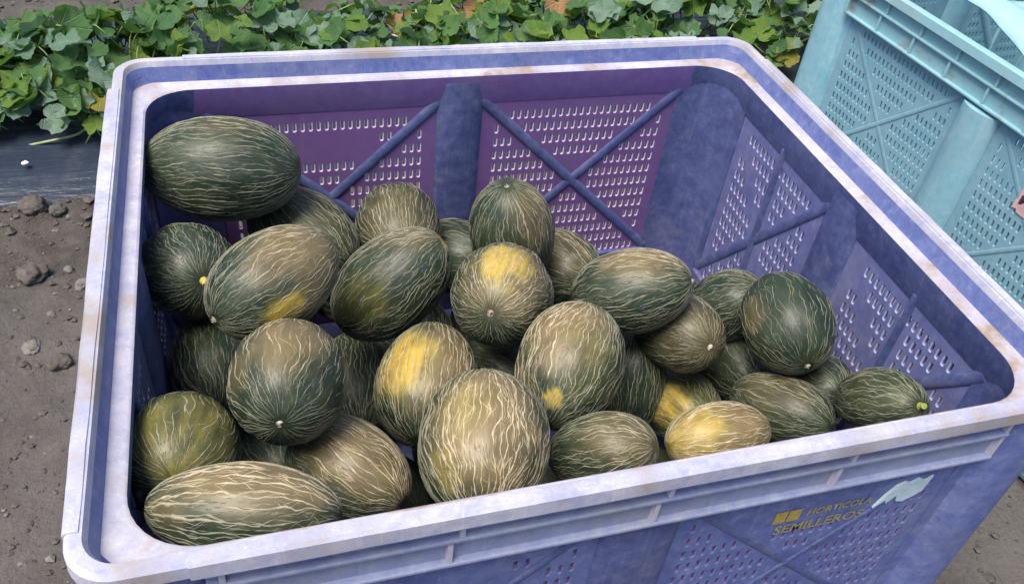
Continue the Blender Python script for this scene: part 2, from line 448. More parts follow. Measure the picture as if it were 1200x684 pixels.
def make_bin(name, loc, rz, pre, logo=True):
    root = empty(name, loc, rz)
    panel, post, rim, ledge, edge, pocket, face = (M[pre + '_panel'], M[pre + '_post'], M[pre + '_rim'], M[pre + ('_ledge' if pre == 'violet' else '_rim')], M[pre + '_edge'], M[pre + '_pocket'], M[pre + ('_face' if pre == 'violet' else '_post')])
    gus_me = {}
    for side, (nx_, ny_, half, dist) in enumerate(((0, -1, .60, .475), (1, 0, .50, .575), (0, 1, .60, .475), (-1, 0, .50, .575))):
        n = Vector((nx_, ny_, 0)); u = Vector((0, 0, 1)).cross(n)
        def P(a, b, w, n=n, u=u, dist=dist):
            return tuple(u * a + n * (dist + w) + Vector((0, 0, b)))
        long = half > .55
        p0, p1 = .042, (.470 if long else .372)          # panel extent from the centre post to the corner post
        vb, vt = .25, .662
        for sgn in (-1, 1):
            a0, a1 = (p0, p1) if sgn > 0 else (-p1, -p0)
            mid = (a0 + a1) / 2; hu = (p1 - p0) / 2; hv = (vt - vb) / 2; vm = (vt + vb) / 2
            ncol = int((p1 - p0 - .05) / .0148); c0 = mid - (ncol - 1) * .0148 / 2
            plate = pre == 'violet' and ((side == 0 and sgn < 0) or (side == 2 and sgn > 0))
            def hole(i, j, uu, vv, mid=mid, hu=hu, hv=hv, vm=vm, plate=plate, long=long, sgn=sgn, side=side):
                du, dv = (uu - mid) / hu, (vv - vm) / hv
                slope = math.hypot(hu, hv) / (hu * hv)
                if min(abs(du - dv), abs(du + dv)) / slope < .0165: return False
                if j >= 12: return abs(du) < .78
                if abs(du) > .84 and dv > .55: return False
                if not long and abs(du) < .06: return False
                if plate and dv > 0 and .40 < dv < .80 and du * sgn > -.55 and abs(du) < .42: return False
                if (not plate) and long and side == 2 and .10 < dv < .30 and abs(du) < .3: return False
                if long and pre == 'violet' and side == 0 and sgn > 0 and .42 < dv < .80 and du > -.62 and du < .55: return False
                return True
            mb = MB()
            holed_panel(mb, a0 - .004, a1 + .004, .09, .70, (c0, ncol, .0148), (.258, 13, .0305), hole, P)
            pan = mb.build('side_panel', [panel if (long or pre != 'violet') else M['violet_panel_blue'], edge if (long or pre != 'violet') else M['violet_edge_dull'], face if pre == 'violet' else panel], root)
            # diagonal braces, raised on both faces
            for dsg in ((-1, 1) if long else ((-1,) if side == 1 else (1,))):
                A = Vector((mid - hu, vm - dsg * hv)); B = Vector((mid + hu, vm + dsg * hv))
                d = (B - A).normalized(); q = Vector((-d.y, d.x)); b = MB()
                for (w0, w1, wd) in ((-.0072, -.0112, .011), (.0005, .0018 if pre == 'violet' else .0012, .006)):
                    pr = []
                    off = .0008 if dsg > 0 else 0
                    for e in (A, B):
                        w1o = w1 + math.copysign(off, w1)
                        for (k, w) in ((-wd, w0), (-wd * .8, w0 + (w1o - w0) * .6), (-wd * .38, w1o), (wd * .38, w1o), (wd * .8, w0 + (w1o - w0) * .6), (wd, w0)):
                            pp = e + q * k; pr.append(P(pp.x, pp.y, w))
                    s = len(b.v); b.v += pr
                    for k in range(6): b.face((s + k, s + (k + 1) % 6, s + 6 + (k + 1) % 6, s + 6 + k))
                    b.face(range(s, s + 6)); b.face(range(s + 11, s + 5, -1))
                b.build('brace', post if pre == 'violet' else panel, pan, smooth=50, fix=True)
            if not long:
                b = MB()
                b.prism([(-.006, -.0075), (-.0035, -.0150), (.0035, -.0150), (.006, -.0075)], vb, .672, 0, Matrix(((u.x, n.x, 0, u.x * mid + n.x * dist), (u.y, n.y, 0, u.y * mid + n.y * dist), (0, 0, 1, 0), (0, 0, 0, 1))))
                b.build('brace', post, pan, fix=True)
            # sill bar under the slots
            b = MB(); F = Matrix(((u.x, n.x, 0, n.x * dist), (u.y, n.y, 0, n.y * dist), (0, 0, 1, 0), (0, 0, 0, 1)))
            b.box((a0, -.017, .222), (a1, .005, .246), 0, F); b.build('sill_bar', post, root, bevel=.003, fix=True)
        F = Matrix(((u.x, n.x, 0, n.x * dist), (u.y, n.y, 0, n.y * dist), (0, 0, 1, 0), (0, 0, 0, 1)))
        # centre post: shallow trapezoid inside, half round outside
        poly = [(-.046, -.0075), (-.032, -.0185), (.032, -.0185), (.046, -.0075)] + [(.052 * math.cos(R(a)), .001 + (.030 if pre != 'violet' else .010) * math.sin(R(a))) for a in range(0, 181, 15)]
        b = MB(); b.prism(poly[:4], .07, .705, 0, F); b.prism(poly[4:], .07, .645, 0, F); b.build('centre_post', [post], root, smooth=40, fix=True)
        # outer ribs and gussets below the lip
        hl = half - .117
        ribs = []
        for (z, pr_) in ((.699, .021), (.652, .020)):
            b = MB(); b.box((-hl, .0005, z), (hl, pr_, z + .0065), 0, F); ribs.append(b.build('rib', pocket, root, bevel=.002, fix=True))
        b = MB(); b.box((-hl, .0078, .6588), (hl, .0110, .7375), 0, F); b.build('rib_backing', pocket, root, fix=True)
        for (z0, z1) in ((.6585, .699), (.7055, .7365)):
            key = (z0,)
            if key not in gus_me:
                b = MB(); b.prism([(-.003, .006), (.003, .006), (.003, .0185), (-.003, .0185)], z0 + .0005, z1 - .0005)
                gus_me[key] = b.mesh('gusset', [rim])
            cnt = int(hl * 2 / (.112 if pre != 'violet' else .23))
            for k in range(cnt + 1):
                uu = -hl + .004 + (2 * hl - .008) * k / cnt + (.0 if z0 < .68 else .012 * (1 if k < cnt else 0))
                o = link('gusset', gus_me[key], ribs[1] if z0 < .68 else ribs[0])
                o.matrix_local = Matrix(((u.x, n.x, 0, u.x * uu + n.x * dist), (u.y, n.y, 0, u.y * uu + n.y * dist), (0, 0, 1, 0), (0, 0, 0, 1)))
        # thicker flange that caps the lip between the corners
        b = MB()
        fl = half - .108; fr = half - (.055 if side == 3 else .108); o0 = .0115; o1 = .0325 if side == 3 else .0287
        N = 24
        prof = [(o0, .752), (o0 + .0015, .7612), (o1 - .004, .7616), (o1, .7580), (o1 + .001, .7385), (o1 - .002, .7360), (.020, .7362)]
        for k in range(N + 1):
            a = -fl + (fl + fr) * k / N
            for (w, z) in prof:
                if side == 3 and w > .02: w -= .0045 * max(0, (a + fl) / (fl + fr)) ** 2
                jx = .0009 * fbm((a, side * 3.1 + rz, w * 30), 16, 2)
                b.v.append(P(a, z + jx * (1 if z > .75 else .6), w + jx))
        m_ = len(prof)
        for k in range(N):
            for j in range(m_ - 1):
                s = k * m_ + j; b.face((s, s + m_, s + m_ + 1, s + 1), 0)
        b.face(range(m_)); b.face([N * m_ + j for j in reversed(range(m_))])
        b.build('rim_flange', rim, root, smooth=35, fix=True)
    # corner posts
    for (sx, sy) in ((1, 1), (-1, 1), (-1, -1), (1, -1)):
        out = [(.462, .4758), (.482, .4762), (.503, .4950), (.530, .4975)] + [(.5455 + .052 * math.sin(R(a)), .4455 + .052 * math.cos(R(a))) for a in range(0, 91, 10)] + [(.5975, .430), (.5950, .403), (.5762, .382), (.5758, .362)]
        n_ = len(out)
        inn = [(.462, .4655)] + [(.470 + .0955 * math.sin(R(90 * k / (n_ - 3))), .370 + .0955 * math.cos(R(90 * k / (n_ - 3)))) for k in range(n_ - 2)] + [(.5655, .362)]
        b = MB()
        for z in (.045, .40, .7372):
            for k, (x, y) in enumerate(out): b.v.append((sx * x, sy * y, min(z, .70) if k < 2 or k > n_ - 3 else z))
            for (x, y) in inn: b.v.append((sx * x, sy * y, min(z, .706)))
        T = 2 * n_
        for l in range(2):
            for k in range(n_ - 1):
                b.face((l * T + k, l * T + k + 1, (l + 1) * T + k + 1, (l + 1) * T + k), 1)
                b.face((l * T + n_ + k, l * T + n_ + k + 1, (l + 1) * T + n_ + k + 1, (l + 1) * T + n_ + k), 0)
            for k in (0, n_ - 1): b.face((l * T + k, l * T + n_ + k, (l + 1) * T + n_ + k, (l + 1) * T + k), 0)
        for l in (0, 2):
            for k in range(n_ - 1): b.face((l * T + k, l * T + k + 1, l * T + n_ + k + 1, l * T + n_ + k), 0)
        b.build('corner_post', [post, face], root, smooth=40, fix=True)
    # moulded rim: under-band, ledge, upstanding lip
    prof = [(.5668, .655, .075, 3), (.5580, .690, .076, 3), (.5555, .7195, .076, 2), (.5585, .7225, .076, 2), (.5760, .7240, .034, 0), (.5815, .7500, .034, 1),
            (.5850, .7590, .036, 1), (.5960, .7600, .045, 1), (.6010, .7560, .048, 1), (.6020, .7390, .048, 1), (.5990, .7368, .046, 0), (.5800, .7368, .040, 0), (.5775, .655, .040, 0)]
    b = MB(); rings = []
    for (hx, z, r, m) in prof:
        ring = []
        for (x, y) in rrect(hx, hx - .1, r):
            ring.append((x, y, z + (.0012 * fbm((x, y, z), 14, 2) if .7 < z else 0)))
        rings.append(ring)
    n_ = len(rings[0])
    for ring in rings: b.v += ring
    for k in range(len(prof)):
        k2 = (k + 1) % len(prof)
        mm = prof[k][3]
        for j in range(n_):
            b.face((k * n_ + j, k * n_ + (j + 1) % n_, k2 * n_ + (j + 1) % n_, k2 * n_ + j), 4 if (mm == 3 and j not in (9, 29)) else mm)
    b.build('rim', [face, rim, ledge, M['violet_band'] if pre == 'violet' else panel, post], root, smooth=38, fix=True)
    # floor and feet
    b = MB(); b.box((-.560, -.460, .085), (.560, .460, .125)); b.build('floor_plate', post, root, bevel=.006, fix=True)
    for x in (-.50, 0, .50):
        for y in (-.40, 0, .40):
            b = MB(); b.box((x - .078, y - .078, -.012), (x + .078, y + .078, .084)); b.build('foot', post, root, bevel=.018, fix=True)
    return root

bin_a = tag(make_bin('harvest_bin', (0, 0, 0), 0, 'violet'), 'weathered violet plastic harvest bin filled with green melons', 'bin')
TA = R(-85)
tdx = Vector((math.cos(TA), math.sin(TA), 0)); tnn = Vector((-tdx.y, tdx.x, 0))
tc = Vector((1.100, .925, 0)) + tdx * .585 + tnn * .475
bin_b = tag(make_bin('harvest_bin', tc, TA, 'aqua'), 'pale turquoise plastic harvest bin standing right of the violet bin', 'bin')

# print and label remains on the near face of the violet bin
def text_mesh(s, size):
    cu = bpy.data.curves.new('print', 'FONT'); cu.body = s; cu.size = size; cu.resolution_u = 3; cu.offset = .0006
    o = bpy.data.objects.new('tmp', cu); COL.objects.link(o)
    me = bpy.data.meshes.new_from_object(o.evaluated_get(bpy.context.evaluated_depsgraph_get()))
    bpy.data.objects.remove(o); return me
def put_print(s, x, z, width, height, mat, parent, y):
    me = text_mesh(s, .02)
    xs = [v.co.x for v in me.vertices]; ys = [v.co.y for v in me.vertices]
    x0, x1, y0, y1 = min(xs), max(xs), min(ys), max(ys)
    for v in me.vertices:
        v.co = ((v.co.x - x0) / (x1 - x0) * width + x, y, (v.co.y - y0) / (y1 - y0) * height + z)
    me.materials.clear(); me.materials.append(mat)
    return link('lettering', me, parent)
FRONT = [c for c in bin_a.children if c.name.startswith('side_panel')][1]
put_print('HORTICOLA', .246, .5710, .100, .0155, M['faded_print'], FRONT, -.4762)
put_print('SEMILLEROS', .205, .5395, .138, .0200, M['faded_print'], FRONT, -.4762)
for k in range(2):
    b = MB(); x = .196 + k * .0205
    b.quad((x, -.4763, .567), (x + .0185, -.4763, .567), (x + .0185, -.4763, .592), (x, -.4763, .592)); b.build('printed_block', M['yellow_print'], FRONT)
b = MB()
pts = [(.352, .560), (.366, .574), (.370, .565), (.381, .581), (.386, .566), (.398, .563), (.412, .571), (.422, .580), (.426, .612), (.414, .606), (.405, .611), (.394, .604), (.384, .609), (.372, .602), (.362, .584)]
i0 = [b.vert((x, -.4790, z)) for x, z in pts]; b.face(i0)
i1 = [b.vert((x, -.4755, z)) for x, z in pts]
for k in range(len(pts)): b.face((i0[k], i1[k], i1[(k + 1) % len(pts)], i0[(k + 1) % len(pts)]))
b.build('torn_label', M['label_paper'], FRONT)
# pink label on the turquoise bin (local x runs along the face)
b = MB(); lx = .757 - .585
pts = [(lx, .503), (lx + .012, .507), (lx + .016, .500), (lx + .085, .500), (lx + .085, .560), (lx + .004, .560), (lx + .002, .53)]
i0 = [b.vert((x, -.4775, z)) for x, z in pts]; b.face(i0)
i1 = [b.vert((x, -.4760, z)) for x, z in pts]
for k in range(len(pts)): b.face((i0[k], i1[k], i1[(k + 1) % len(pts)], i0[(k + 1) % len(pts)]))
b.build('paper_label', M['pink_paper'], bin_b)
put_print('MA', lx + .010, .520, .05, .022, M['dark_ink'], bin_b, -.4782)

# pale blue sheet thrown over the turquoise bin
def sheet():
    b = MB(); nu, nv = 44, 40
    for j in range(nv + 1):
        for i in range(nu + 1):
            s, t_ = i / nu, j / nv
            x = 1.215 + .02 * math.sin(t_ * 9) + .93 * s; y = -.36 + .99 * t_ + .03 * math.sin(s * 7 + 1)
            z = .80 + .035 * fbm((x, y, 0), 2.4, 3) - .05 * math.sin(math.pi * s) + .012 * math.sin(x * 24 + 5 * y)
            e = min(s, 1 - t_)
            if e < .10: z -= .035 * ((.10 - e) / .10) ** 1.6
            b.v.append((x, y, max(z, .768 if e > .03 else .75)))
    for j in range(nv):
        for i in range(nu):
            a = j * (nu + 1) + i; b.face((a, a + 1, a + nu + 2, a + nu + 1))
    o = b.build('plastic_sheet', M['blue_sheet'], smooth=180)
    md = o.modifiers.new('thick', 'SOLIDIFY'); md.thickness = .004
    return tag(o, 'pale blue soft sheet lying over the turquoise bin', 'sheet')
sheet()

# ------------------------------------------------------------------ melons
cq = cam.rotation_euler.to_matrix()
CAMP = Vector(cam.location)
# id, x, y, z, radius, length ratio, axis (near end)
MEL = [
(1,-0.445,0.298,0.658,0.087,1.460,0.986,-0.164,0.010),
(2,-0.510,0.128,0.589,0.074,1.300,0.290,-0.844,0.450),
(3,-0.385,-0.002,0.661,0.073,1.420,-0.830,-0.547,-0.108),
(4,-0.324,0.300,0.503,0.080,1.400,0.676,-0.690,-0.258),
(5,-0.145,0.319,0.483,0.081,1.300,-0.101,-0.979,0.176),
(6,-0.193,0.122,0.519,0.081,1.450,0.736,0.085,0.671),
(7,0.043,0.208,0.533,0.078,1.420,-0.186,0.006,0.983),
(8,-0.027,0.024,0.556,0.084,1.250,-0.451,-0.792,0.412),
(9,-0.020,0.335,0.384,0.076,1.300,0.738,-0.612,0.285),
(10,0.165,0.258,0.399,0.075,1.300,0.545,-0.824,0.156),
(11,0.240,0.304,0.259,0.085,1.300,0.444,-0.442,0.779),
(12,0.182,-0.018,0.570,0.071,1.450,0.820,-0.376,0.432),
(13,0.282,-0.034,0.477,0.069,1.400,0.122,-0.890,0.439),
(14,0.417,0.034,0.450,0.067,1.300,0.400,-0.420,0.815),
(15,0.423,-0.122,0.558,0.074,1.250,-0.110,-0.987,-0.121),
(16,0.443,-0.013,0.349,0.075,1.350,0.010,-0.983,0.184),
(17,0.498,-0.169,0.437,0.059,1.300,-0.005,-0.819,0.574),
(18,0.483,-0.307,0.553,0.052,1.500,0.107,-0.731,0.674),
(19,0.397,-0.214,0.451,0.057,1.600,0.447,-0.828,0.338),
(20,0.257,-0.256,0.461,0.056,1.550,-0.998,0.017,-0.065),
(21,0.314,-0.075,0.313,0.069,1.300,-0.027,-0.887,0.461),
(22,0.033,-0.142,0.550,0.081,1.280,-0.561,-0.745,-0.361),
(23,0.221,-0.028,0.350,0.064,1.580,0.116,0.414,0.903),
(24,0.036,-0.291,0.525,0.057,1.450,0.729,-0.430,0.532),
(25,-0.146,-0.300,0.597,0.086,1.200,-0.237,-0.961,-0.144),
(26,-0.167,-0.061,0.463,0.082,1.300,-0.343,-0.924,-0.172),
(27,-0.315,-0.243,0.513,0.070,1.330,0.682,-0.731,-0.015),
(28,-0.256,0.136,0.270,0.080,1.300,-0.069,-0.981,-0.183),
(29,-0.382,-0.186,0.649,0.076,1.200,-0.177,-0.962,0.207),
(30,-0.493,0.039,0.467,0.065,1.300,0.117,-0.979,-0.165),
(31,-0.516,-0.254,0.623,0.070,1.200,-0.012,-0.874,0.486),
(32,-0.444,-0.398,0.682,0.052,2.000,0.968,-0.248,-0.030),
(33,-0.005,0.068,0.330,0.076,1.300,0.416,-0.767,0.489),
(34,-0.423,0.016,0.231,0.084,1.300,0.380,-0.854,0.354),
(35,-0.247,0.332,0.353,0.081,1.300,0.373,-0.884,0.281),
(36,-0.129,0.271,0.237,0.088,1.300,0.295,-0.878,0.376),
(100,-0.424,-0.260,0.264,0.084,1.388,-0.317,-0.916,-0.245),
(101,-0.001,-0.155,0.282,0.081,1.275,-0.602,0.793,-0.087),
(102,-0.089,-0.070,0.272,0.088,1.265,-0.521,0.835,-0.176),
(103,0.013,-0.311,0.221,0.084,1.381,-0.978,0.069,-0.197),
(104,-0.408,-0.308,0.469,0.083,1.276,-0.057,0.972,-0.228),
(105,0.387,-0.310,0.327,0.085,1.279,0.793,0.607,0.053),
(106,-0.405,0.229,0.375,0.087,1.307,-0.333,-0.940,0.068),
(107,-0.414,0.352,0.246,0.079,1.260,0.941,0.320,0.110),
(108,0.187,0.143,0.248,0.084,1.328,-0.901,0.404,-0.159),
(109,-0.212,-0.333,0.278,0.088,1.368,0.988,-0.154,0.002),
(111,0.397,0.124,0.211,0.080,1.377,-0.667,-0.745,0.013),
(112,0.184,-0.183,0.253,0.085,1.369,-0.800,0.569,0.190),
(113,0.053,0.315,0.224,0.082,1.286,0.575,0.818,0.011),
(114,-0.249,-0.086,0.224,0.079,1.272,0.553,-0.825,0.114),
(115,0.459,-0.164,0.228,0.080,1.323,0.133,0.965,0.225),
(116,0.179,-0.329,0.323,0.087,1.415,0.977,-0.008,0.213),
]
# colour patches, the tan ones part blush and part painted light on the tops: (dx, dy) on the disc seen from the photograph's side, angular radius, strength ; net strength ; scar kind
Y, Tn = 'y', 't'
SPEC = {
1: ([(Tn, 0, .9, .5, .25)], .80, None), 2: ([], .95, 'yellow'), 3: ([(Y, .30, -.55, .36, 1.0), (Tn, .35, .65, .85, .75), (Tn, .8, -.2, .5, .5)], .85, 'wood'),
4: ([(Tn, .4, .2, .8, .2)], .75, None), 5: ([(Tn, 0, .4, 1.0, .35)], .80, None), 6: ([(Y, -.5, -.30, .5, .30), (Tn, .1, .8, .5, .35), (Y, .75, .6, .14, .9)], .75, None),
7: ([(Tn, .6, .3, .7, .4)], .70, 'wood'), 8: ([(Y, .05, .70, .52, .95), (Tn, .2, .55, 1.0, .65), (Tn, -.6, .3, .5, .4)], .95, 'wood'),
9: ([], .6, None), 10: ([(Tn, 0, .5, .8, .4)], .6, None), 11: ([], .6, None), 12: ([(Tn, .1, .85, .75, .75)], .80, 'wood'),
13: ([(Tn, .2, .2, 1.2, .35)], .55, 'pale'), 14: ([], .6, None), 15: ([(Tn, -.8, .1, .4, .4)], .35, 'pale'), 16: ([], .5, None), 17: ([], .5, None),
18: ([(Y, -.3, .5, .8, .12)], .70, 'green'), 19: ([(Tn, -.2, .6, .8, .3)], .85, None), 20: ([(Y, -.6, .25, .9, .85), (Tn, .1, .4, 1.4, .9)], .80, None),
21: ([(Y, -.45, .15, .60, .85), (Y, .2, .5, .8, .25)], .70, None), 22: ([(Y, -.25, -.35, .10, .9), (Tn, -.1, .72, .85, .85), (Y, .4, .1, .6, .18), (Tn, -.8, -.3, .5, .5)], .85, 'wood'),
23: ([], .95, None), 24: ([(Tn, .3, .4, .9, .45)], 1.0, None), 25: ([(Tn, 0, .45, 1.0, .95), (Y, -.35, .55, .45, .3), (Y, -.6, -.2, .22, .35), (Tn, .9, -.2, .4, .5)], 1.0, None),
26: ([(Y, -.50, .45, .62, 1.0), (Tn, .25, .5, .9, .8)], 1.0, None), 27: ([(Tn, .2, .6, 1.1, .8), (Tn, .8, -.1, .5, .5)], 1.0, None), 28: ([], .75, None),
29: ([(Tn, 0, .85, .80, .8), (Tn, -.8, .2, .4, .45)], .50, 'pale'), 30: ([], .8, None), 31: ([(Y, .1, .45, .95, .42)], .60, 'wood'), 32: ([(Tn, .05, .75, .95, .9), (Tn, -.85, 0, .4, .4)], 1.0, None),
33: ([], .6, None), 34: ([], .6, None), 35: ([(Tn, .2, .5, .9, .5)], .6, None), 36: ([], .6, None)}
LAB = {
1: 'large smooth dark green melon lying on its side in the far left corner',
2: 'dark melon with silvery radiating lines and yellow stem beside the left rim',
3: 'brownish melon with a bright yellow patch low on its right side',
4: 'dark netted melon half hidden behind the yellow-patched melon at the back left',
5: 'dark brown round-topped melon against the left panel of the back wall',
6: 'long green melon slanting upwards with a yellow tip and greenish flank',
7: 'upright dark melon standing highest in front of the right back panel',
8: 'melon facing the viewer with yellow top and star of lines round its scar',
9: 'dark melon showing only as a sliver left of the upright back melon',
10: 'dark melon sliver right of the upright melon by the back wall',
11: 'greyish melon sliver behind the left end of the long level melon',
12: 'long level melon with brown top at the back right of the heap',
13: 'brown melon with a white end scar tucked under the long level melon',
14: 'dark green melon in front of the back right corner, behind the bluish melon',
15: 'smooth bluish dark green melon standing by the right wall, rightmost large melon',
16: 'dark green melon below the one with the white end scar',
17: 'small dark melon wedged under the bluish melon by the right wall',
18: 'rightmost melon of the heap, with a green stem, by the near rim',
19: 'grey-green netted melon peeping over the near rim, second from the right',
20: 'pale orange-yellow melon peeping over the near rim',
21: 'green melon with a golden yellow patch behind the pale orange one',
22: 'big tan-topped melon with a small orange spot in the middle of the heap',
23: 'grey-blue upright netted melon tucked right behind the big tan-topped one',
24: 'pale netted melon lying low against the near rim, right of the front tan melon',
25: 'large tan heavily netted melon at the middle of the near rim',
26: 'netted melon with a bright yellow upper left side behind the front tan one',
27: 'grey-green netted melon slanting down to the near rim, left of the front tan one',
28: 'dark melon in shadow between the round smooth one and the yellow-sided one',
29: 'round smooth melon with a pale star scar, facing the viewer on the left',
30: 'dark netted melon in shadow by the left wall below the silvery-lined one',
31: 'yellow-green striped melon facing the viewer at the near left rim',
32: 'long tan netted melon lying in the near left corner of the bin',
33: 'dark melon deep in the gap below the yellow-topped melon',
34: 'dark melon deep in the gap behind the long corner melon',
35: 'melon barely showing between the yellow-patched one and the slanting green one',
36: 'dark melon deep below the slanting green melon'}

def melon(idn, x, y, z, r, k, ax, ay, az):
    axis = Vector((ax, ay, az)).normalized(); c = r * k
    rs = random.Random(idn * 13 + 1)
    q = Vector((0, 0, 1)).rotation_difference(axis) @ Quaternion((0, 0, 1), rs.uniform(0, 6.28))
    cen = Vector((x, y, z)); qi = q.inverted()
    spec = SPEC.get(idn, ([], .6, None)); big = idn < 100
    nr, ns = (40, 56) if big else (18, 24)
    toward = (CAMP - cen).normalized(); right = (cq @ Vector((1, 0, 0))); right = (right - toward * right.dot(toward)).normalized(); up = toward.cross(right)
    pat = []
    for (kind, dx, dy, rad, st) in spec[0]:
        l = math.hypot(dx, dy); s = min(1, .97 / l) if l > 0 else 1; dx *= s; dy *= s
        pat.append((kind, right * dx + up * dy + toward * math.sqrt(max(0, 1 - dx * dx - dy * dy)), rad, st))
    so = Vector((idn * 3.7, idn * 1.3, idn * 9.1)); egg = rs.uniform(-.07, .07); bend = rs.uniform(-.03, .03)
    V = []; CY = []; TA_ = []; YE = []; PO = []
    nlobe = rs.choice((9, 10, 11)); pw = rs.uniform(.93, 1.02)
    flats = [(Vector((rs.gauss(0, 1), rs.gauss(0, 1), rs.gauss(0, .5))).normalized(), rs.uniform(.010, .028)) for k in range(4)]
    def surf(t, a):
        st_, ct = max(math.sin(t), 0) ** pw, math.cos(t)
        d = Vector((st_ * math.cos(a), st_ * math.sin(a), ct))
        lump = 1 + .026 * noise.noise(d * 1.6 + so) + .011 * noise.noise(d * 4.5 + so) + .007 * math.cos(nlobe * a) * st_
        for (fd, fk) in flats:
            e = d.dot(fd)
            if e > .8: lump -= fk * ((e - .8) / .2) ** 1.5
        rr = r * st_ * (1 + egg * ct) * lump
        zz = c * ct * (1 + .01 * noise.noise(d * 2 - so)) - c * .022 * math.exp(-(st_ / .13) ** 2) * (1 if ct > 0 else -1)
        return Vector((rr * math.cos(a) + bend * r * (ct * ct), rr * math.sin(a), zz)), d, st_
    def patch(d):
        w = (q @ d); ta = ye = 0
        for (kind, pd, rad, s) in pat:
            an = math.acos(max(-1, min(1, w.dot(pd)))); an += .20 * noise.noise(d * 3.1 + so) + .10 * noise.noise(d * 9 + so)
            e = max(0, min(1, (.5 if kind == 'y' else .36) + (1.02 - an / rad) * (1.5 if kind == 'y' else 1.1))); e = e * e * (3 - 2 * e) * s
            if kind == 't': ta = max(ta, e)
            else: ye = max(ye, e)
        return ta, ye
    for i in range(nr + 1):
        t = math.pi * i / nr
        for j in range(ns if 0 < i < nr else 1):
            a = 2 * math.pi * j / ns
            pnt, d, st_ = surf(t, a)
            V.append(tuple(pnt))
            re = r * max(st_, 1e-3) ** .36
            CY.append((re * math.cos(a), re * math.sin(a), c * t * .72))
            ta, ye = patch(d)
            TA_.append(ta); YE.append(ye)
            PO.append(max(0, min(1, (st_ - .10) / .22)))
    F = []
    def vid(i, j): return 0 if i == 0 else (1 + (nr - 1) * ns if i == nr else 1 + (i - 1) * ns + j % ns)
    for i in range(nr):
        for j in range(ns):
            if i == 0: F.append((0, vid(1, j), vid(1, j + 1)))
            elif i == nr - 1: F.append((vid(i, j), vid(nr, 0), vid(i, j + 1)))
            else: F.append((vid(i, j), vid(i + 1, j), vid(i + 1, j + 1), vid(i, j + 1)))
    me = bpy.data.meshes.new('melon'); me.from_pydata(V, [], F); me.materials.append(M['melon'])
    me.polygons.foreach_set('use_smooth', [True] * len(F))
    at = me.attributes.new('cyl', 'FLOAT_VECTOR', 'POINT'); at.data.foreach_set('vector', [w for p in CY for w in p])
    for nm, arr in (('tan', TA_), ('yel', YE), ('pole', PO), ('net', [spec[1]] * len(V))):
        at = me.attributes.new(nm, 'FLOAT', 'POINT'); at.data.foreach_set('value', arr)
    me.update()
    o = link('melon', me); o.rotation_mode = 'QUATERNION'; o.rotation_quaternion = q; o.location = cen
    # raised corky net: wavering lengthwise cracks with short links
    if big:
        net = spec[1]; NV = []; NF = []; NT_ = []
        def strand(path, hw):
            n = len(path); hw = hw * wk
            if n < 3: return
            pts = [surf(t, a) for (t, a) in path]; base = len(NV)
            tn = patch(pts[n // 2][1]); 
            for k in range(n):
                pnt, d, st_ = pts[k]
                dr = (pts[min(k + 1, n - 1)][0] - pts[max(k - 1, 0)][0]).normalized()
                nn = Vector((pnt.x / (r * r), pnt.y / (r * r), pnt.z / (c * c))).normalized()
                sd_ = dr.cross(nn)
                e = min(k, n - 1 - k) / 3.0
                w = hw * min(1, .25 + e) * (.55 + .9 * rs.random()) * min(1, .35 + st_)
                NV.append(pnt + sd_ * w - nn * .0004); NV.append(pnt + nn * (.00025 + w * .5)); NV.append(pnt - sd_ * w - nn * .0004)
                tv = max(tn[0], .8 * tn[1]); NT_.extend((tv, tv, tv))
                if k:
                    b0 = base + 3 * (k - 1); b1 = base + 3 * k
                    NF.append((b0, b0 + 1, b1 + 1, b1)); NF.append((b0 + 1, b0 + 2, b1 + 2, b1 + 1))
        wk = rs.uniform(.62, 1.05); wv = rs.uniform(.6, 1.5); spc = rs.uniform(.0066, .0094) / (.62 + .38 * net); N = int(2 * math.pi * r / spc); arc = (r + c) / 2
        dt = .0046 / arc; k1, k2 = rs.uniform(.10, .2), rs.uniform(1.6, 2.6)
        def ang(i, t, s0=0):
            a0 = 2 * math.pi * i / N
            return a0 + k1 * noise.noise(Vector((math.cos(a0) * 1.7, math.sin(a0) * 1.7, t * k2)) + so) \
                + (.0032 / r) * noise.noise(Vector((i * 7.7 + s0, t * arc / .026, idn))) + wv * (.0036 / r) * noise.noise(Vector((i * 3.3 + s0, t * arc / .0105, idn + 9.5)))
        for i in range(N):
            ii = i + rs.uniform(-.32, .32); t = rs.uniform(.10, .22) if i % 2 else rs.uniform(.2, .5); end = math.pi - (rs.uniform(.10, .22) if i % 3 else rs.uniform(.2, .5))
            while t < end:
                ln = rs.uniform(.012, .11) * (.45 + .75 * net) / arc; t2 = min(end, t + ln); path = []; x = t; dr_ = rs.uniform(-.4, .4)
                while x < t2: path.append((x, ang(ii, x) + dr_ * (x - t) / N * 6.28 * .9)); x += dt
                strand(path, (.00066 + .00066 * rs.random() ** 1.5) * (.50 + .62 * net))
                t = t2 + (rs.uniform(.0, .012) if rs.random() < net * .8 else rs.uniform(.01, .05)) / arc
            for k in range(int((1 + 6.5 * net) * rs.uniform(.5, 1.5))):          # links to the next crack
                t0 = rs.uniform(.35, math.pi - .35); ln = rs.uniform(.006, .022) / arc; m_ = max(3, int(ln / dt)); sg = rs.choice((-1, 1)); path = []
                full = rs.choice((1, 1, .6))
                for q_ in range(m_ + 1):
                    f_ = q_ / m_; f2 = f_ * f_ * (3 - 2 * f_) * full; x = t0 + ln * f_
                    path.append((x, ang(ii, x) * (1 - f2) + ang(ii + sg, x) * f2))
                strand(path, .00058 * (.55 + .55 * net))
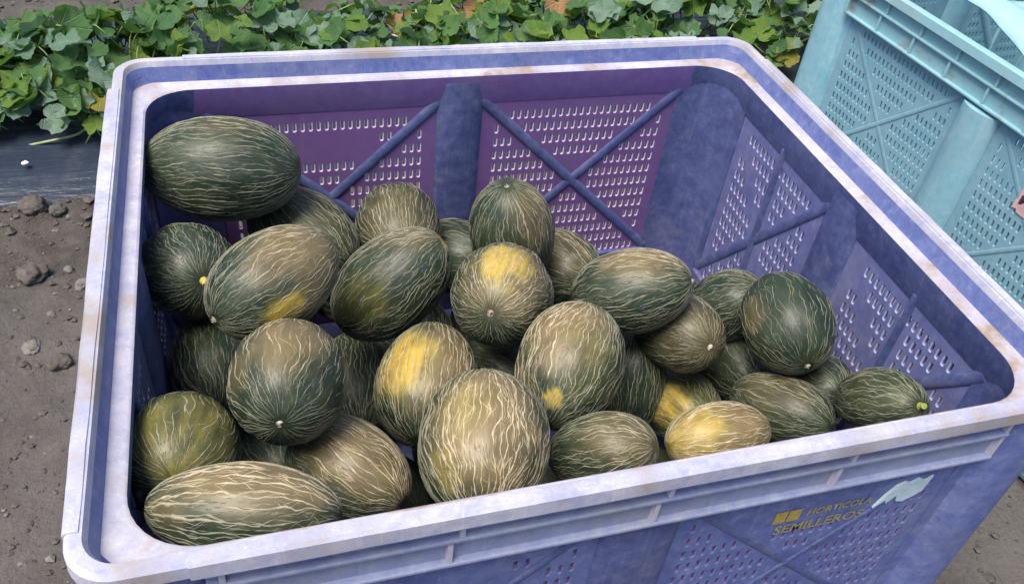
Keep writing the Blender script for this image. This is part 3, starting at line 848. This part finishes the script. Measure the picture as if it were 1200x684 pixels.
            for k in range(int(5 * net)):                                        # hairline cracks between
                t0 = rs.uniform(.4, math.pi - .4); i2 = ii + rs.uniform(.3, .7); path = [(t0 + q_ * dt, ang(i2, t0 + q_ * dt, 40)) for q_ in range(rs.randint(3, 8))]
                strand(path, .0004)
        nm_ = bpy.data.meshes.new('netting'); nm_.from_pydata(NV, [], NF); nm_.materials.append(M['net'])
        nm_.polygons.foreach_set('use_smooth', [True] * len(NF))
        at = nm_.attributes.new('tan', 'FLOAT', 'POINT'); at.data.foreach_set('value', NT_); nm_.update()
        tag(link('netting', nm_, o), kind='stuff')
    if spec[2]:
        kind = spec[2]; b = MB(); zz = c * .978
        if kind in ('green', 'yellow'):
            b.tube([(0, 0, zz - .004), (.001, 0, zz + .004), (.003, .001, zz + .009), (.004, .002, zz + .011)], [.0085, .0050, .0040, .0044], 9)
        else:
            rad = .0042 if kind == 'wood' else .0040
            b.tube([(0, 0, zz - .006), (0, 0, zz + .0006), (.0006, 0, zz + .0016), (.0003, 0, zz + .0006)], [rad * 1.7, rad * 1.3, rad * .8, rad * .35], 9)
        b.build('stem' if kind in ('green', 'yellow') else 'scar', M[{'green': 'stem_green', 'yellow': 'stem_yellow', 'wood': 'stem_wood', 'pale': 'label_cork'}[kind]], o, smooth=60)
    return tag(o, LAB.get(idn, 'dark melon buried under the top layer of the heap'), 'melon', 'melons heaped in the violet bin')
M['label_cork'] = simple('label_cork', (.50, .44, .34), (.66, .60, .48), 120, .8)
for row in MEL: melon(*row)

# ------------------------------------------------------------------ melon plants
def leaf_mesh(seed, mat):
    rs = random.Random(seed); b = MB(); n = 26; rings = 4
    ph = rs.uniform(0, 6.28); cup = rs.uniform(-.05, .62); wav = rs.uniform(.08, .22); k = rs.choice((2, 3, 3, 4)); fold = rs.uniform(-.1, .3); lob = rs.uniform(.06, .14)
    def pt(t, s):
        th = -math.pi / 2 + 2 * math.pi * (t + .5)         # from the sinus round and back
        dth = abs(((t + .5) % 1) - .5) * 2 * math.pi
        a = 2 * math.pi * t                                 # a = 0 at the tip
        r = 1 + lob * math.cos(5 * a) + (.040 * math.cos(13 * a) + .03 * math.sin(7 * a + ph)) * s
        e = min(t % 1, 1 - t % 1)
        d = abs(t - .5) * 2 * math.pi
        r *= 1 - .50 * math.exp(-(d / .30) ** 2)
        r *= s
        x = r * math.sin(a); y = r * math.cos(a) * 1.0
        z = cup * (x * x + y * y) * .8 - .15 * cup + wav * (s ** 2) * math.sin(k * a + ph) + fold * abs(x) * .5 + .045 * s * s * math.cos(10 * a + ph) + .05 * s * math.sin(4.3 * x + 2.1 * y + ph) + .05 * s * s * math.sin(6 * a + 2 * ph)
        z += .05 * math.sin(3 * x + ph) * s
        return (x, y, z)
    c = b.vert(pt(0, 0)); prev = None
    for q in range(1, rings + 1):
        s = (q / rings) ** .85; cur = [b.vert(pt(j / n, s)) for j in range(n)]
        for j in range(n):
            if prev is None: b.face((c, cur[(j + 1) % n], cur[j]))
            else: b.face((prev[j], prev[(j + 1) % n], cur[(j + 1) % n], cur[j]))
        prev = cur
    # leaf stalk
    b.tube([(0, -.30, .0), (0, -.55, -.10), (0, -.75, -.6), (.05, -.75, -1.25), (.1, -.7, -2.0)], [.03, .045, .05, .05, .055], 4, 1)
    return b.mesh('leaf', [mat, M['vine']], 180)

LEAF = {'g': [leaf_mesh(k, M['leaf']) for k in range(9)], 'b': [leaf_mesh(k + 40, M['leaf_bright']) for k in range(4)], 's': [leaf_mesh(k + 60, M['leaf_grey']) for k in range(6)],
        'd': [leaf_mesh(k + 80, M['leaf_dry']) for k in range(3)], 'y': [leaf_mesh(k + 90, M['leaf_yellow']) for k in range(2)]}

def add_leaf(parent, kind, p, size, tilt, az, spin, rs):
    o = link('leaf', rs.choice(LEAF[kind]), parent)
    n = Vector((math.sin(tilt) * math.cos(az), math.sin(tilt) * math.sin(az), math.cos(tilt)))
    q = n.to_track_quat('Z', 'Y') @ Quaternion((0, 0, 1), spin)
    o.rotation_mode = 'QUATERNION'; o.rotation_quaternion = q
    o.location = Vector(p) - parent.location; o.scale = (size * rs.uniform(.9, 1.15), size, size)
    return o

def plant(name, cx, cy, rx, ry, h, nleaf, label, seed, specials=(), runners=4):
    rs = random.Random(seed); root = empty(name, (cx, cy, .03))
    tag(root, label, 'plant', 'melon plants in the row behind the bins')
    b = MB()
    for k in range(runners):
        a = rs.uniform(0, 6.28); pts = []; p = Vector((rs.uniform(-.05, .05), rs.uniform(-.05, .05), .03))
        for s in range(9):
            pts.append(p.copy()); a += rs.uniform(-.5, .5)
            p = p + Vector((math.cos(a) * rx / 6, math.sin(a) * ry / 6, 0)); p.z = .02 + .03 * rs.random()
            p.x = max(-rx, min(rx, p.x)); p.y = max(-ry, min(ry, p.y))
        b.tube(pts, [.006 - .0004 * s for s in range(9)], 5)
    b.build('vine', M['vine'], root, smooth=180)
    for k in range(int(nleaf * 1.75)):
        rr = math.sqrt(rs.random()); a = rs.uniform(0, 6.28)
        px, py = rr * math.cos(a), rr * math.sin(a)
        top = h * (1 - .55 * rr ** 2.2)
        z = .06 + top * (.35 + .65 * rs.random() ** .6) * (.8 + .4 * (noise.noise(Vector((cx + px * rx, cy + py * ry, 0)) * 5) + .5))
        tilt = min(1.35, abs(rs.gauss(.35, .33)) + .25 * rr); az = math.atan2(py, px) + rs.gauss(0, .9)
        kind = rs.choices('gbsdy', (50, 20, 29, 0, 1.0))[0]
        add_leaf(root, kind, (cx + px * rx, cy + py * ry, z), rs.uniform(.026, .054), tilt, az, rs.uniform(0, 6.28), rs)
    return root

plants = [
 ('melon_plant', -1.26, 1.68, .30, .27, .20, 105, 'leafy melon plant at the left edge above the black film', 1),
 ('melon_plant', -.84, 1.70, .30, .30, .22, 130, 'leafy melon plant left of the back corner of the violet bin', 2),
 ('melon_plant', -.42, 1.88, .30, .38, .25, 95, 'melon plant behind the back left corner of the violet bin', 3),
 ('melon_plant', .02, 1.78, .30, .28, .18, 75, 'sparse melon plant behind the left back panel, before bare soil', 4),
 ('melon_plant', .46, 1.84, .29, .34, .19, 85, 'melon plant with dried orange leaves behind the middle of the back rim', 5),
 ('melon_plant', .86, 1.92, .30, .38, .22, 90, 'melon plant with pale curled leaves behind the right back panel', 6),
 ('melon_plant', 1.28, 1.90, .30, .40, .23, 100, 'melon plant behind the back right corner of the violet bin', 7),
 ('melon_plant', 1.70, 1.88, .30, .40, .23, 90, 'melon plant beside the left edge of the turquoise bin', 8),
 ('melon_plant', 2.16, 1.90, .32, .40, .22, 60, 'melon plant hidden mostly behind the turquoise bin', 9),
]
roots = [plant(*p) for p in plants]

rs = random.Random(77)
P_ = {'o1': [0.422, 1.869, 0.2], 'o2': [0.541, 1.83, 0.17], 'o3': [0.726, 1.866, 0.2], 'o4': [0.131, 1.857, 0.17], 'y1': [0.344, 1.862, 0.18], 'y2': [0.572, 1.683, 0.2]}
for k, (i, kind, size, tilt) in {'o1': (4, 'd', .055, .9), 'o2': (4, 'd', .040, .8), 'o3': (5, 'd', .055, .8), 'o4': (3, 'd', .040, .7), 'y1': (4, 'y', .045, .6), 'y2': (5, 'b', .05, .9)}.items():
    add_leaf(roots[i], kind, P_[k], size, tilt, -1.7 + rs.uniform(-.4, .4), rs.uniform(0, 6.28), rs)
for i, mat, pts in ((1, 'vine_pale', [(-1.01, 1.43, .035), (-.93, 1.42, .055), (-.87, 1.44, .06), (-.82, 1.50, .08), (-.76, 1.62, .10)]), (1, 'vine', [(-.99, 1.50, .06), (-.92, 1.485, .075), (-.86, 1.49, .08), (-.80, 1.55, .09)]),
                    (3, 'vine_pale', [(.02, 1.84, .16), (.09, 1.78, .17), (.17, 1.73, .17), (.22, 1.80, .18), (.28, 1.86, .15)]), (3, 'vine_pale', [(.17, 1.73, .16), (.20, 1.84, .18), (.21, 1.92, .19)]), (4, 'vine_pale', [(.52, 1.90, .10), (.50, 1.85, .17), (.53, 1.80, .19), (.60, 1.78, .17)])):
    b = MB(); o = roots[i].location
    q = [Vector(v) - o for v in pts]; fine = []
    for k in range(len(q) - 1):
        a0, a1, a2, a3 = q[max(k - 1, 0)], q[k], q[k + 1], q[min(k + 2, len(q) - 1)]
        for t_ in (0, .25, .5, .75):
            fine.append(.5 * (2 * a1 + (a2 - a0) * t_ + (2 * a0 - 5 * a1 + 4 * a2 - a3) * t_ ** 2 + (3 * a1 - a0 - 3 * a2 + a3) * t_ ** 3))
    fine.append(q[-1]); b.tube(fine, .0038, 6); b.build('runner', M[mat], roots[i], smooth=180)

# ------------------------------------------------------------------ clods, pebbles and crumbs
def stone(name, x, y, r, mat, label, cat, seed, flat=.7, grp='clods and pebbles on the soil'):
    bm = bmesh.new(); bmesh.ops.create_icosphere(bm, subdivisions=4, radius=1); r *= .72
    so = Vector((seed * 3.3, seed, seed * .7))
    for v in bm.verts:
        d = v.co.normalized(); k = 1 + .34 * noise.noise(d * 1.3 + so) + .20 * noise.noise(d * 3.2 + so) + .10 * noise.noise(d * 8 + so)
        v.co = Vector((d.x * r * k * 1.15, d.y * r * k, d.z * r * k * flat))
    me = bpy.data.meshes.new(name); bm.to_mesh(me); bm.free(); me.materials.append(mat)
    me.polygons.foreach_set('use_smooth', [True] * len(me.polygons))
    o = link(name, me); o.location = (x, y, ground_z(x, y) + r * flat * .45); o.rotation_euler = (0, 0, seed)
    return tag(o, label, cat, grp)
stone('pebble', -.835, .835, .021, M['pebble'], 'pale rounded pebble on the soil close to the left rim', 'pebble', 1, .85)
stone('clod', -.955, .905, .044, M['clod'], 'largest grey soil clod left of the bin', 'clod', 2)
stone('clod', -.975, 1.16, .042, M['clod'], 'broad soil clod at the edge of the black film', 'clod', 3)
stone('clod', -.915, 1.14, .026, M['clod'], 'smaller clod just right of the broad one by the film', 'clod', 4)
stone('pebble', -.875, .91, .014, M['pebble'], 'small pebble between the largest clod and the pale pebble', 'pebble', 5)
stone('pebble', -.90, .745, .011, M['pebble'], 'tiny pale pebble on the soil below the pale rounded one', 'pebble', 6)
stone('clod', -.865, .575, .030, M['clod'], 'clod against the left side of the violet bin', 'clod', 7)
stone('clod', -.93, .64, .026, M['pebble'], 'flat light clod on the trodden soil at the left', 'clod', 8, .45)
stone('clod', -1.02, .60, .028, M['clod'], 'low brown clod at the left edge of the trodden soil', 'clod', 9, .55)
stone('bird_dropping', -1.005, 1.32, .012, M['white_fleck'], 'small white fleck on the black film', 'fleck', 11, .16, None).location.z = .048
rs = random.Random(3); b = MB()
def crumbs(n, x0, x1, y0, y1, smin, smax):
    for k in range(n):
        x, y = rs.uniform(x0, x1), rs.uniform(y0, y1); s = smin + (smax - smin) * rs.random() ** 4
        z = ground_z(x, y) + s * .25; i = len(b.v)
        a0 = rs.uniform(0, 6.28); m = 0 if rs.random() < .9 else 1
        b.vert((x, y, z + s * rs.uniform(.4, .8)))
        for j in range(5): b.vert((x + s * rs.uniform(.7, 1.2) * math.cos(a0 + j * 1.257), y + s * rs.uniform(.7, 1.2) * math.sin(a0 + j * 1.257), z + s * rs.uniform(-.2, .3)))
        b.vert((x, y, z - s * .6))
        for j in range(5):
            b.face((i, i + 1 + j, i + 1 + (j + 1) % 5), m); b.face((i + 6, i + 1 + (j + 1) % 5, i + 1 + j), m)
crumbs(2000, -1.5, -.60, -.35, 1.22, .002, .011)
crumbs(900, .60, 1.15, -.9, .9, .003, .014)
crumbs(1500, -1.5, 2.4, 2.35, 3.1, .004, .018)
crumbs(260, -1.4, -.5, 1.08, 1.2, .005, .018)
tag(b.build('soil_crumbs', [M['clod'], M['pebble']]), 'loose crumbs of grey brown soil', 'soil', kind='stuff')
